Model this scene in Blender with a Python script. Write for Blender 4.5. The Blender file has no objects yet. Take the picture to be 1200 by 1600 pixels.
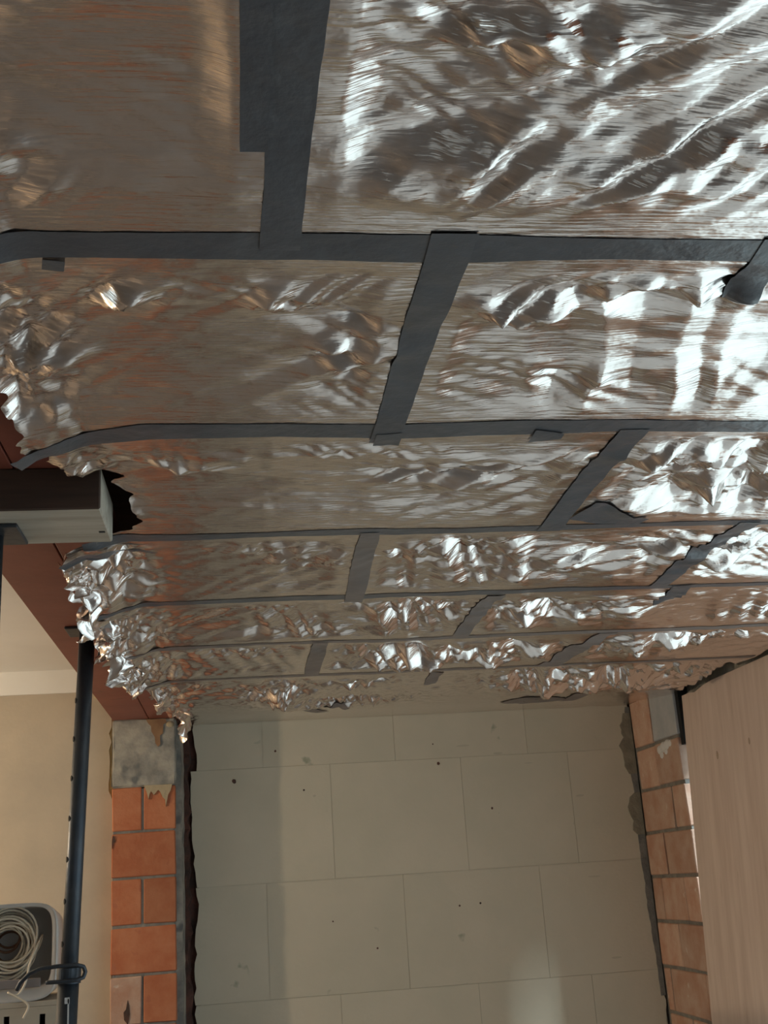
import bpy, bmesh, math, random
import numpy as np
from mathutils import Vector, Matrix

S = bpy.context.scene
COL = S.collection
E = 1.55                                   # eye height above the floor

# ------------------------------------------------------------------ camera
F_PX, YAW, PITCH, ROLL = 1782.0, 0.1393, 0.3110, -0.0664
cyw, syw, cpt, spt = math.cos(YAW), math.sin(YAW), math.cos(PITCH), math.sin(PITCH)
fwd = Vector((syw * cpt, cyw * cpt, spt)); r0 = Vector((cyw, -syw, 0)); u0 = r0.cross(fwd)
rgt = r0 * math.cos(ROLL) + u0 * math.sin(ROLL)
upv = u0 * math.cos(ROLL) - r0 * math.sin(ROLL)
cd = bpy.data.cameras.new('camera'); cam = bpy.data.objects.new('camera', cd); COL.objects.link(cam)
cd.sensor_fit = 'VERTICAL'; cd.sensor_height = 36.0; cd.lens = 36.0 * F_PX / 1600.0; cd.clip_start = 0.02
cam.matrix_world = Matrix(((rgt.x, upv.x, -fwd.x, 0), (rgt.y, upv.y, -fwd.y, 0), (rgt.z, upv.z, -fwd.z, E), (0, 0, 0, 1)))
S.camera = cam

# ------------------------------------------------------------------ sky, daylight, exposure
w = bpy.data.worlds.new('overcast_sky'); S.world = w; w.use_nodes = True
bg = w.node_tree.nodes['Background']; bg.inputs[0].default_value = (0.68, 0.88, 1.0, 1); bg.inputs[1].default_value = 1.55
S.view_settings.view_transform = 'Standard'; S.view_settings.look = 'None'
S.view_settings.gamma = 1.0; S.view_settings.use_curve_mapping = False
S.view_settings.exposure = 0.12

sd = bpy.data.lights.new('hazy_sun', 'SUN'); sd.energy = 5.8; sd.angle = math.radians(9); sd.color = (0.74, 0.93, 1.0)
sun = bpy.data.objects.new('hazy_sun', sd); COL.objects.link(sun)
sun.rotation_euler = Vector((-0.80, 0.80, -1.0)).to_track_quat('-Z', 'Y').to_euler()

def portal(name, loc, rot, sx, sy):        # guides sky sampling through an opening, gives no light itself
    l = bpy.data.lights.new(name, 'AREA'); l.shape = 'RECTANGLE'; l.size = sx; l.size_y = sy
    l.cycles.is_portal = True
    o = bpy.data.objects.new(name, l); COL.objects.link(o); o.location = loc; o.rotation_euler = rot
    return o
# garden opening in the right-hand wall (light travels towards -X)
OPY0, OPY1, OPZ1 = 0.35, 5.0, E + 0.56
portal('garden_opening_portal', (2.20, (OPY0 + OPY1) / 2, OPZ1 / 2), (0, math.radians(90), 0), OPZ1, OPY1 - OPY0)
# window of the adjoining room in its far left wall (light travels towards +X)
WLY0, WLY1, WLZ0, WLZ1 = 2.2, 3.6, 0.9, 2.2
portal('side_room_window_portal', (-3.62, (WLY0 + WLY1) / 2, (WLZ0 + WLZ1) / 2), (0, math.radians(-90), 0), WLZ1 - WLZ0, WLY1 - WLY0)

# window in the rear wall (light travels towards +Y)
RWX0, RWX1, RWZ0, RWZ1 = -0.10, 1.70, 0.85, 2.10
portal('rear_window_portal', ((RWX0 + RWX1) / 2, -2.36, (RWZ0 + RWZ1) / 2), (math.radians(90), 0, 0), RWX1 - RWX0, RWZ1 - RWZ0)

# ------------------------------------------------------------------ helpers
def link_mesh(name, verts, faces, mat, parent=None, smooth=False):
    me = bpy.data.meshes.new(name); me.from_pydata(verts, [], faces); me.update()
    if smooth:
        me.polygons.foreach_set('use_smooth', [True] * len(me.polygons))
    if mat: me.materials.append(mat)
    o = bpy.data.objects.new(name, me); COL.objects.link(o)
    if parent: o.parent = parent
    return o
def bm_obj(name, bm, mat, parent=None, smooth=False):
    bmesh.ops.recalc_face_normals(bm, faces=bm.faces)
    me = bpy.data.meshes.new(name); bm.to_mesh(me); bm.free()
    if smooth: me.polygons.foreach_set('use_smooth', [True] * len(me.polygons))
    if mat: me.materials.append(mat)
    o = bpy.data.objects.new(name, me); COL.objects.link(o)
    if parent: o.parent = parent
    return o
def add_box(bm, x0, x1, y0, y1, z0, z1, bev=0.0, jit=0.0, rnd=None):
    vs = [bm.verts.new((x, y, z)) for x in (x0, x1) for y in (y0, y1) for z in (z0, z1)]
    if jit:
        for v in vs: v.co += Vector([rnd.uniform(-jit, jit) for _ in range(3)])
    fs = [bm.faces.new([vs[i] for i in q]) for q in ((0, 1, 3, 2), (4, 6, 7, 5), (0, 4, 5, 1), (2, 3, 7, 6), (0, 2, 6, 4), (1, 5, 7, 3))]
    if bev:
        es = list({e for f in fs for e in f.edges})
        bmesh.ops.bevel(bm, geom=es, offset=bev, segments=1, affect='EDGES')
def box(name, x0, x1, y0, y1, z0, z1, mat, parent=None, bev=0.0):
    bm = bmesh.new(); add_box(bm, x0, x1, y0, y1, z0, z1, bev)
    return bm_obj(name, bm, mat, parent)
def add_cyl(bm, p0, p1, r0, r1=None, n=20, caps=True):
    r1 = r0 if r1 is None else r1
    p0, p1 = Vector(p0), Vector(p1); d = (p1 - p0).normalized()
    a = d.orthogonal().normalized(); b = d.cross(a)
    A = [bm.verts.new(p0 + (a * math.cos(t) + b * math.sin(t)) * r0) for t in [2 * math.pi * i / n for i in range(n)]]
    B = [bm.verts.new(p1 + (a * math.cos(t) + b * math.sin(t)) * r1) for t in [2 * math.pi * i / n for i in range(n)]]
    for i in range(n): bm.faces.new((A[i], A[(i + 1) % n], B[(i + 1) % n], B[i]))
    if caps: bm.faces.new(A); bm.faces.new(B)
def add_tube(bm, pts, r, n=8):             # a tube swept along a list of points
    rings = []; prev = None
    for i, p in enumerate(pts):
        p = Vector(p); t = (Vector(pts[min(i + 1, len(pts) - 1)]) - Vector(pts[max(i - 1, 0)])).normalized()
        a = t.orthogonal().normalized() if prev is None else (prev - t * prev.dot(t)).normalized()
        prev = a; b = t.cross(a)
        rings.append([bm.verts.new(p + (a * math.cos(k * 2 * math.pi / n) + b * math.sin(k * 2 * math.pi / n)) * r) for k in range(n)])
    for A, B in zip(rings, rings[1:]):
        for k in range(n): bm.faces.new((A[k], A[(k + 1) % n], B[(k + 1) % n], B[k]))
    bm.faces.new(rings[0]); bm.faces.new(rings[-1])
def prism_xz(name, pts, y0, y1, mat, parent=None):   # outline in X-Z given a depth in Y
    bm = bmesh.new()
    A = [bm.verts.new((x, y0, z)) for x, z in pts]; B = [bm.verts.new((x, y1, z)) for x, z in pts]
    bm.faces.new(A); bm.faces.new(B); n = len(pts)
    for i in range(n): bm.faces.new((A[i], A[(i + 1) % n], B[(i + 1) % n], B[i]))
    return bm_obj(name, bm, mat, parent)
def empty(name, loc=(0, 0, 0)):
    o = bpy.data.objects.new(name, None); COL.objects.link(o); o.location = loc; o.empty_display_size = 0.1; return o
def tag(o, label, cat, group=None):
    o['label'] = label; o['category'] = cat
    if group: o['group'] = group
    return o
def struct(o): o['kind'] = 'structure'; return o
def copy_tree(o, parent=None):
    c = o.copy(); COL.objects.link(c)
    if parent: c.parent = parent
    for ch in o.children: copy_tree(ch, c)
    return c

# ------------------------------------------------------------------ materials
def mat(name, col, rough=0.8, metal=0.0, col2=None, scale=8.0, stretch=(1, 1, 1), detail=4, bump=0.0, bscale=40.0, spots=None, rand=0.0, contrast=(0.35, 0.65), spec=0.5):
    m = bpy.data.materials.new(name); m.use_nodes = True; nt = m.node_tree; b = nt.nodes['Principled BSDF']
    b.inputs['Base Color'].default_value = (*col, 1); b.inputs['Roughness'].default_value = rough; b.inputs['Metallic'].default_value = metal
    b.inputs['Specular IOR Level'].default_value = spec
    tc = nt.nodes.new('ShaderNodeTexCoord'); mp = nt.nodes.new('ShaderNodeMapping'); mp.inputs['Scale'].default_value = stretch
    nt.links.new(tc.outputs['Object'], mp.inputs[0]); out = None
    oi = nt.nodes.new('ShaderNodeObjectInfo')
    add = nt.nodes.new('ShaderNodeVectorMath'); add.operation = 'ADD'
    sc = nt.nodes.new('ShaderNodeVectorMath'); sc.operation = 'SCALE'; sc.inputs[0].default_value = (7.3, 3.1, 5.7)
    nt.links.new(oi.outputs['Random'], sc.inputs['Scale']); nt.links.new(mp.outputs[0], add.inputs[0]); nt.links.new(sc.outputs[0], add.inputs[1])
    vec = add.outputs[0]
    if col2:
        n = nt.nodes.new('ShaderNodeTexNoise'); n.inputs['Scale'].default_value = scale; n.inputs['Detail'].default_value = detail; n.inputs['Roughness'].default_value = 0.6
        nt.links.new(vec, n.inputs['Vector'])
        r = nt.nodes.new('ShaderNodeValToRGB'); r.color_ramp.elements[0].position = contrast[0]; r.color_ramp.elements[1].position = contrast[1]
        r.color_ramp.elements[0].color = (*col, 1); r.color_ramp.elements[1].color = (*col2, 1)
        nt.links.new(n.outputs['Fac'], r.inputs[0]); out = r.outputs[0]
    if spots:                              # (colour, scale, threshold)
        n = nt.nodes.new('ShaderNodeTexNoise'); n.inputs['Scale'].default_value = spots[1]; n.inputs['Detail'].default_value = 3
        nt.links.new(vec, n.inputs['Vector'])
        r = nt.nodes.new('ShaderNodeValToRGB'); r.color_ramp.elements[0].position = spots[2]; r.color_ramp.elements[1].position = spots[2] + 0.06
        nt.links.new(n.outputs['Fac'], r.inputs[0])
        mx = nt.nodes.new('ShaderNodeMix'); mx.data_type = 'RGBA'
        nt.links.new(r.outputs[0], mx.inputs[0])
        if out: nt.links.new(out, mx.inputs[6])
        else: mx.inputs[6].default_value = (*col, 1)
        mx.inputs[7].default_value = (*spots[0], 1); out = mx.outputs[2]
    if rand:
        hs = nt.nodes.new('ShaderNodeHueSaturation'); mr = nt.nodes.new('ShaderNodeMapRange')
        mr.inputs['To Min'].default_value = 1 - rand; mr.inputs['To Max'].default_value = 1 + rand
        nt.links.new(oi.outputs['Random'], mr.inputs[0]); nt.links.new(mr.outputs[0], hs.inputs['Value'])
        if out: nt.links.new(out, hs.inputs['Color'])
        else: hs.inputs['Color'].default_value = (*col, 1)
        out = hs.outputs[0]
    if out: nt.links.new(out, b.inputs['Base Color'])
    if bump:
        n = nt.nodes.new('ShaderNodeTexNoise'); n.inputs['Scale'].default_value = bscale; n.inputs['Detail'].default_value = 5
        nt.links.new(vec, n.inputs['Vector'])
        bp = nt.nodes.new('ShaderNodeBump'); bp.inputs['Strength'].default_value = bump; bp.inputs['Distance'].default_value = 0.01
        nt.links.new(n.outputs['Fac'], bp.inputs['Height']); nt.links.new(bp.outputs[0], b.inputs['Normal'])
    return m

def foil_material():
    m = bpy.data.materials.new('silver_foil'); m.use_nodes = True; nt = m.node_tree; b = nt.nodes['Principled BSDF']
    b.inputs['Base Color'].default_value = (0.88, 0.815, 0.785, 1); b.inputs['Metallic'].default_value = 1.0; b.inputs['Roughness'].default_value = 0.20
    tc = nt.nodes.new('ShaderNodeTexCoord')
    def noise(scale, st, det):
        mp = nt.nodes.new('ShaderNodeMapping'); mp.inputs['Scale'].default_value = st
        n = nt.nodes.new('ShaderNodeTexNoise'); n.inputs['Scale'].default_value = scale; n.inputs['Detail'].default_value = det
        nt.links.new(tc.outputs['Object'], mp.inputs[0]); nt.links.new(mp.outputs[0], n.inputs['Vector']); return n
    a = noise(10, (1.0, 16.0, 1.0), 3); c = noise(22, (1, 1.6, 1), 3)
    b1 = nt.nodes.new('ShaderNodeBump'); b1.inputs['Strength'].default_value = 0.7; b1.inputs['Distance'].default_value = 0.0025
    b2 = nt.nodes.new('ShaderNodeBump'); b2.inputs['Strength'].default_value = 0.4; b2.inputs['Distance'].default_value = 0.006
    nt.links.new(a.outputs['Fac'], b1.inputs['Height']); nt.links.new(c.outputs['Fac'], b2.inputs['Height'])
    nt.links.new(b1.outputs[0], b2.inputs['Normal']); nt.links.new(b2.outputs[0], b.inputs['Normal'])
    return m

M = dict(
    foil=foil_material(),
    tape=mat('grey_tape', (0.085, 0.090, 0.105), 0.33, 0.0, (0.115, 0.12, 0.135), 9, bump=0.3, bscale=30),
    tape_brown=mat('brown_grey_tape', (0.19, 0.16, 0.15), 0.5, 0.0, (0.24, 0.20, 0.185), 9, bump=0.2, bscale=30),
    gypsum=mat('cream_green_gypsum', (0.56, 0.50, 0.385), 0.8, 0, (0.61, 0.535, 0.415), 3.0, spots=((0.34, 0.33, 0.24), 9.0, 0.72), bump=0.08, bscale=60, rand=0.02),
    joint=mat('gypsum_joint', (0.50, 0.445, 0.34), 0.9),
    cream=mat('warm_cream_plaster', (0.41, 0.35, 0.275), 0.8, 0, (0.47, 0.395, 0.305), 4.0, spots=((0.5, 0.38, 0.25), 7.0, 0.74), bump=0.06, bscale=60),
    white=mat('white_ceiling_paint', (0.72, 0.70, 0.66), 0.85, 0, (0.76, 0.74, 0.70), 3.0),
    brick=mat('orange_clay_brick', (0.37, 0.115, 0.050), 0.85, 0, (0.43, 0.165, 0.080), 10.0, spots=((0.36, 0.12, 0.06), 16.0, 0.66), bump=0.25, bscale=70, rand=0.16),
    brickpale=mat('dusty_clay_brick', (0.45, 0.245, 0.165), 0.85, 0, (0.53, 0.36, 0.27), 9.0, spots=((0.60, 0.48, 0.40), 12.0, 0.68), bump=0.25, bscale=70, rand=0.14),
    mortar=mat('grey_mortar', (0.17, 0.155, 0.14), 0.95, 0, (0.25, 0.23, 0.20), 20.0, bump=0.5, bscale=60),
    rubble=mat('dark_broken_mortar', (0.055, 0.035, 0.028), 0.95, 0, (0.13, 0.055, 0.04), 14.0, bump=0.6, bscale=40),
    cement=mat('grey_cement', (0.20, 0.195, 0.18), 0.9, 0, (0.42, 0.39, 0.33), 9.0, spots=((0.16, 0.16, 0.155), 7.0, 0.60), bump=0.4, bscale=35),
    block=mat('pale_concrete_block', (0.36, 0.37, 0.38), 0.9, 0, (0.44, 0.44, 0.44), 12.0, bump=0.3, bscale=60),
    primer=mat('red_oxide_primer', (0.23, 0.062, 0.040), 0.5, 0, (0.29, 0.085, 0.055), 6.0, spots=((0.15, 0.05, 0.035), 9.0, 0.68), bump=0.08, bscale=40),
    steel=mat('dark_painted_steel', (0.045, 0.055, 0.070), 0.42, 0.5, (0.065, 0.070, 0.080), 14.0, bump=0.1, bscale=60),
    black=mat('dark_hole', (0.008, 0.008, 0.008), 0.9),
    timber=mat('weathered_timber', (0.34, 0.29, 0.23), 0.8, 0, (0.46, 0.41, 0.34), 5.0, stretch=(0.6, 6, 6), bump=0.2, bscale=30),
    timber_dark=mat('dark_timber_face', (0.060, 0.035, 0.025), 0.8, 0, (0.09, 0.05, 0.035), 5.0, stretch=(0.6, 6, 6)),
    ply=mat('pinkish_plywood', (0.58, 0.445, 0.37), 0.6, 0, (0.68, 0.545, 0.465), 3.5, stretch=(5, 5, 0.45), spots=((0.42, 0.30, 0.21), 6.0, 0.70), bump=0.05, bscale=40),
    floor=mat('dusty_grey_screed', (0.22, 0.195, 0.175), 0.85, 0, (0.28, 0.255, 0.235), 1.6, bump=0.2, bscale=20),
    ground=mat('pale_garden_paving', (0.50, 0.50, 0.47), 0.9, 0, (0.58, 0.58, 0.55), 1.2),
    brickwall=mat('near_brick_wall', (0.42, 0.17, 0.09), 0.9, 0, (0.50, 0.25, 0.15), 5.0),
    cable=mat('cream_cable_sheath', (0.68, 0.60, 0.48), 0.5, 0, (0.60, 0.50, 0.38), 20.0),
    cablebrown=mat('brown_cable_sheath', (0.26, 0.13, 0.08), 0.5),
    plasterfoam=mat('yellowed_foam', (0.50, 0.36, 0.17), 0.9, 0, (0.60, 0.48, 0.28), 30.0, bump=0.6, bscale=60),
    drip=mat('cream_mortar_drip', (0.42, 0.34, 0.22), 0.9, bump=0.4, bscale=50),
    rust=mat('rust_orange_stain', (0.24, 0.13, 0.07), 0.9, 0, (0.32, 0.19, 0.10), 15.0),
    smear=mat('olive_brown_mortar', (0.22, 0.19, 0.14), 0.95, 0, (0.30, 0.265, 0.195), 18.0, bump=0.5, bscale=50),
    knot=mat('brown_wood_knot', (0.40, 0.29, 0.21), 0.7),
    whitemark=mat('white_paint_mark', (0.62, 0.60, 0.58), 0.8),
)
def plastic():
    m = bpy.data.materials.new('milky_plastic'); m.use_nodes = True; nt = m.node_tree; b = nt.nodes['Principled BSDF']
    b.inputs['Base Color'].default_value = (0.62, 0.58, 0.54, 1); b.inputs['Roughness'].default_value = 0.35
    b.inputs['Subsurface Weight'].default_value = 0.2; b.inputs['Subsurface Radius'].default_value = (0.02, 0.02, 0.02)
    return m
M['plastic'] = plastic()

# ------------------------------------------------------------------ numbers of the place
H = E + 0.7176                              # foil level
J0, DJ = 1.181, 0.584                       # first seen joist line, spacing
YB, XR = 5.60, 1.967                        # back wall, right wall
YP, XL = 5.394, -0.565                      # front and outer edge of the left pier
ZB = E + 0.7733                             # underside of the steel beams

# ------------------------------------------------------------------ setting
struct(box('floor', -3.7, 2.16, -2.4, 5.9, -0.12, 0.0, M['floor']))
struct(box('garden_ground', 2.161, 30, -20, 25, -0.25, -0.05, M['ground']))
struct(box('garden_ground_side', -40, -3.701, -20, 25, -0.25, -0.05, M['ground']))
struct(box('ceiling', -0.275, 2.16, -2.4, 5.9, H + 0.15, H + 0.30, M['timber_dark']))
struct(box('ceiling_side_room', -3.7, -0.57, -2.4, 5.9, E + 1.03, E + 1.2, M['white']))
wre = struct(empty('wall_rear', (0, 0, 0)))
for a in ((-3.7, RWX0, 0, H + .3), (RWX1, 2.16, 0, H + .3), (RWX0, RWX1, 0, RWZ0), (RWX0, RWX1, RWZ1, H + .3)):
    box('wall_section', a[0], a[1], -2.4, -2.2, a[2], a[3], M['cream'], wre)
wn2 = struct(empty('window_2', (0, 0, 0))); bm = bmesh.new()
for a in ((RWX0, RWX0 + .06, RWZ0, RWZ1), (RWX1 - .06, RWX1, RWZ0, RWZ1), (RWX0 + .06, RWX1 - .06, RWZ0, RWZ0 + .06), (RWX0 + .06, RWX1 - .06, RWZ1 - .06, RWZ1), ((RWX0 + RWX1) / 2 - .03, (RWX0 + RWX1) / 2 + .03, RWZ0 + .06, RWZ1 - .06)):
    add_box(bm, a[0], a[1], -2.32, -2.26, a[2], a[3])
bm_obj('window_frame', bm, M['white'], wn2)
struct(box('garden_ground_rear', -3.7, 2.16, -20, -2.401, -0.25, -0.05, M['ground']))
# wall above the steel beams, between the two rooms
struct(box('wall_above_beams', -0.575, -0.275, -2.2, 5.9, ZB + 0.162, H + 0.32, M['cream']))
# left wall of the side room with a window opening
sw = struct(empty('wall_left', (0, 0, 0)))
for a in ((-3.7, -3.5, -2.2, WLY0, 0, E + 1.03), (-3.7, -3.5, WLY1, 5.9, 0, E + 1.03), (-3.7, -3.5, WLY0, WLY1, 0, WLZ0), (-3.7, -3.5, WLY0, WLY1, WLZ1, E + 1.03)):
    box('wall_section', *a, M['cream'], sw)
wn = struct(empty('window_1', (0, 0, 0)))
bm = bmesh.new()
for a in ((WLY0, WLY0 + .06, WLZ0, WLZ1), (WLY1 - .06, WLY1, WLZ0, WLZ1), (WLY0, WLY1, WLZ0, WLZ0 + .06), (WLY0, WLY1, WLZ1 - .06, WLZ1), ((WLY0 + WLY1) / 2 - .03, (WLY0 + WLY1) / 2 + .03, WLZ0, WLZ1)):
    add_box(bm, -3.60, -3.54, *a)
bm_obj('window_frame', bm, M['white'], wn)
# side-room back wall (cream plaster) with a ragged end against the pier
rnd = random.Random(4)
pts = [(-3.7, 0.0), (-0.578, 0.0)]
z = 0.0
while z < E + 0.93:
    z += rnd.uniform(0.015, 0.04)
    pts.append((-0.567 - rnd.uniform(0, 0.004) if z < E + .42 else -0.578 - rnd.uniform(0, 0.014), min(z, E + 0.93)))
pts += [(-0.60, E + 1.03), (-3.7, E + 1.03)]
wb = struct(prism_xz('wall_back_side_room', pts, 5.48, 5.4919, M['cream']))
struct(box('wall_behind_pier', -0.75, -0.286, 5.625, 5.9, 0.0, E + 1.03, M['rubble']))
struct(box('wall_gap_filler', -0.64, -0.567, 5.492, 5.62, 0.0, E + 1.03, M['plasterfoam']))
struct(box('wall_back_side_room_core', -3.7, -0.751, 5.492, 5.9, 0.0, E + 1.03, M['cream']))
# cove moulding at the top of that wall, torn off at its end
cp = [(-0.66, E + 1.03), (-0.662, E + 1.005), (-0.648, E + 0.985), (-0.67, E + 0.965), (-0.655, E + 0.945), (-0.675, E + 0.922), (-3.5, E + 0.922), (-3.5, E + 1.03)]
struct(prism_xz('trim_1', cp, 5.462, 5.4805, M['white']))
bm = bmesh.new()
for i in range(14):
    zz = E + 0.93 + rnd.uniform(-.05, .02); xx = -0.64 + rnd.uniform(-.02, .035)
    bmesh.ops.create_icosphere(bm, subdivisions=1, radius=rnd.uniform(.008, .018), matrix=Matrix.Translation((xx, 5.475, zz)))
o = bm_obj('torn_plaster', bm, M['plasterfoam'], wb); o.matrix_parent_inverse = Matrix()

# back wall: dark masonry behind, cream gypsum blocks in front
bw = struct(empty('wall_back', (0, 0, 0)))
box('masonry', -0.285, 2.16, YB + 0.03, 5.9, 0.0, H + 0.12, M['rubble'], bw)
box('joint_bed', -0.19, 1.96, YB + 0.004, YB + 0.035, 0.0, H + 0.10, M['joint'], bw)
rows = [0.0, E - 0.984, E - 0.484, E + 0.017, E + 0.545, H + 0.10]
rr = random.Random(7)
def ragged(x, za, zb, amp, step=0.022):
    n = max(2, int((zb - za) / step)); out = []; v = 0
    for i in range(n + 1):
        v = 0.6 * v + rr.uniform(-amp, amp)
        out.append((x + v, za + (zb - za) * i / n))
    return out
g = 0.0007
for k in range(5):
    za, zb_ = rows[k] + g, rows[k + 1] - g
    cuts = [-0.205, 0.44 if k % 2 else 0.12, 1.08 if k % 2 else 0.76, 1.62 if k % 2 else 1.42, 1.955]
    for i in range(4):
        xa, xb = cuts[i] + (g if i else 0), cuts[i + 1] - (g if i < 3 else 0)
        sag = -0.012
        left = [(xa, za), (xa, zb_)] if i else ragged(xa, za, zb_, 0.010, 0.035)
        right = [(xb, zb_), (xb, za)] if i < 3 else [(a, b) for a, b in reversed(ragged(xb, za, zb_, 0.007))]
        prism_xz('gypsum_block', left + right, YB, YB + 0.025, M['gypsum'], bw)
# old fixing holes and scuffs in the blocks
def disc_on_back(name, X, z, r, m, n=9, sx=1.0):
    pts = [(X + sx * r * math.cos(t) * rr.uniform(.8, 1.1), z + r * math.sin(t) * rr.uniform(.8, 1.1)) for t in [2 * math.pi * i / n for i in range(n)]]
    prism_xz(name, pts, YB - 0.0012, YB + 0.004, m, bw)
for X, z, r in ((-0.019, E + .488, .011), (0.97, E + .521, .008), (1.217, E + .295, .006), (0.31, E + .43, .005), (1.02, E - .14, .005), (1.12, E - .135, .005), (0.62, E - .30, .005), (0.95, E + .615, .004), (0.18, E + .62, .006), (0.42, E - .17, .004)):
    disc_on_back('fixing_hole', X, z, r, M['rubble'])
for X, z, r, s in ((1.10, E + .60, .006, 6), (1.27, E + .555, .006, 4), (1.42, E + .50, .003, 8), (1.66, E + .33, .006, 4), (1.69, E - .05, .004, 9), (1.75, E - .42, .005, 5), (0.36, E + .40, .006, 1.5)):
    disc_on_back('scuff', X, z, r, M['joint'], sx=s)
# smeared mortar where the back wall meets the right-hand wall
def smear(zs, m, name, x_in, y=0.006):
    L = [(x_in + 0.05 - wd, z) for z, wd in zs]
    R = [(1.966, zs[-1][0]), (1.966, zs[0][0])]
    prism_xz(name, L + R, YB - y, YB + 0.01, m, bw)
def smear_run(za, zb_, wmax, seed):
    q = random.Random(seed); n = int((zb_ - za) / 0.02); out = []; v = .5
    for i in range(n + 1):
        v = min(1, max(.15, v + q.uniform(-.3, .3))); out.append((za + (zb_ - za) * i / n, 0.02 + wmax * v * math.sin(math.pi * min(1, max(.02, i / n))) ** .4))
    return out
smear(smear_run(E + .42, E + .72, .055, 1), M['smear'], 'mortar_smear', 1.90)
smear(smear_run(E + .13, E + .33, .050, 2), M['smear'], 'mortar_smear', 1.91)
smear(smear_run(E - .60, E + .75, .016, 3), M['mortar'], 'mortar_smear', 1.915, 0.004)

# ------------------------------------------------------------------ right wall: brick pier, lintel, near wall
wr = struct(empty('wall_right', (0, 0, 0)))
box('mortar_core', XR + 0.006, 2.155, 5.004, 5.9, 0.0, H + 0.08, M['mortar'], wr)
box('lintel', XR + 0.062, 2.16, -2.2, 5.01, OPZ1, H + 0.12, M['cement'], wr)
box('wall_section', XR, 2.16, -2.2, OPY0, 0.0, H + 0.10, M['brickwall'], wr)
bcache = {}
def brick_mesh(lx, ly, lz, seed, m):
    key = (round(lx, 3), round(ly, 3), round(lz, 3), seed % 3, m.name)
    if key not in bcache:
        bm = bmesh.new(); add_box(bm, -lx / 2, lx / 2, -ly / 2, ly / 2, -lz / 2, lz / 2, 0.004, 0.0022, random.Random(seed))
        bmesh.ops.recalc_face_normals(bm, faces=bm.faces)
        me = bpy.data.meshes.new('brick'); bm.to_mesh(me); bm.free(); me.materials.append(m); bcache[key] = me
    return bcache[key]
def brick(parent, x0, x1, y0, y1, z0, z1, m, seed=0, name='brick'):
    o = bpy.data.objects.new(name, brick_mesh(x1 - x0, y1 - y0, z1 - z0, seed, m)); COL.objects.link(o)
    o.location = ((x0 + x1) / 2, (y0 + y1) / 2, (z0 + z1) / 2); o.parent = parent
    return o
zr0 = E + 0.5233
br = random.Random(11)
for k in range(-1, 11):
    zt = zr0 - 0.2 * k; zb_ = max(0.003, zt - 0.184)
    if k == -1: zt = H + 0.045
    if zt <= 0.02: break
    # joints along Y, from the back corner towards the opening
    lay = {-1: (5.585, 5.31, 5.0), 0: (5.585, 5.31, 5.0), 1: (5.585, 5.17, 5.0), 2: (5.585, 5.34, 5.0), 3: (5.585, 5.46, 5.16, 5.0), 4: (5.585, 5.30, 5.0), 5: (5.585, 5.50, 5.06, 5.0)}
    ys = lay.get(k, (5.585, 5.44, 5.15, 5.0) if k % 2 else (5.585, 5.30, 5.0))
    for i in range(len(ys) - 1):
        ya, yb = ys[i + 1] + (0.009 if i < len(ys) - 2 else 0), ys[i] - 0.009
        m = M['brickpale']; nm = 'brick'
        if k == -1 and i == 1: m = M['block']; nm = 'concrete_block'
        brick(wr, XR + br.uniform(-.008, .001), 2.15, ya, yb, zb_, zt, m, seed=k * 5 + i + 9, name=nm)
# white paint splash on the brick under the concrete block
bm = bmesh.new()
for y, z, r in ((5.24, .515, .026), (5.19, .522, .030), (5.14, .528, .028), (5.22, .49, .022), (5.10, .529, .020), (5.16, .50, .02)):
    bmesh.ops.create_icosphere(bm, subdivisions=2, radius=r, matrix=Matrix.Translation((XR + 0.001, y, E + z - .02)) @ Matrix.Diagonal((0.5, 1.3, .9, 1)))
bm_obj('paint_splash', bm, M['whitemark'], wr)
# black strip standing in for the shade in the gap beside the board top
box('gap_shade_strip', XR + 0.012, XR + 0.055, 4.965, 5.002, E + 0.49, H + 0.06, M['black'], wr)

# ------------------------------------------------------------------ left brick pier, padstone, beams
pier = tag(empty('brick_pier', (-0.425, 5.5, 0)), 'orange clay brick pier carrying the concrete padstone under the red steel beams', 'pier')
def under(o, p):                            # parent keeping world coordinates
    o.parent = p; o.matrix_parent_inverse = Matrix.Translation(-Vector(p.location)); return o
XQ = -0.285
under(box('mortar_core', XL + 0.006, XQ - 0.006, YP + 0.007, 5.62, 0.0, E + 0.462, M['mortar']), pier)
z0 = E + 0.4687
for k in range(11):
    zt = z0 - 0.2 * k - (0.002 if k == 0 else 0); zb_ = max(0.004, zt - 0.188)
    if zt < 0.03: break
    if k % 2 == 0: spans = ((XL, XL + 0.131), (XL + 0.142, XQ))
    else: spans = ((XL, XQ),)
    for i, (a, b) in enumerate(spans):
        o = bpy.data.objects.new('brick', brick_mesh(b - a, 0.2, zt - zb_, k * 3 + i, M['brickpale'] if (k == 4 and i == 0) else M['brick'])); COL.objects.link(o)
        o.location = ((a + b) / 2, YP + 0.1 + br.uniform(-.003, .002), (zt + zb_) / 2); under(o, pier)
# broken-open hollows in two of the bricks
def hole_xz(cx, cz, pts, parent):
    o = prism_xz('broken_hollow', [(cx + a, cz + b) for a, b in pts], YP - 0.0035, YP + 0.01, M['rubble']); return under(o, parent)
hole_xz(-0.494, E - 0.47, [(-.012, -.03), (.004, -.05), (.012, -.01), (.008, .03), (.003, .048), (-.004, .012), (-.014, 0)], pier)
hole_xz(-0.557, E + 0.235, [(-.006, -.03), (.0, -.005), (.008, 0), (.006, .022), (-.004, .026), (-.007, 0)], pier)
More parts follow.
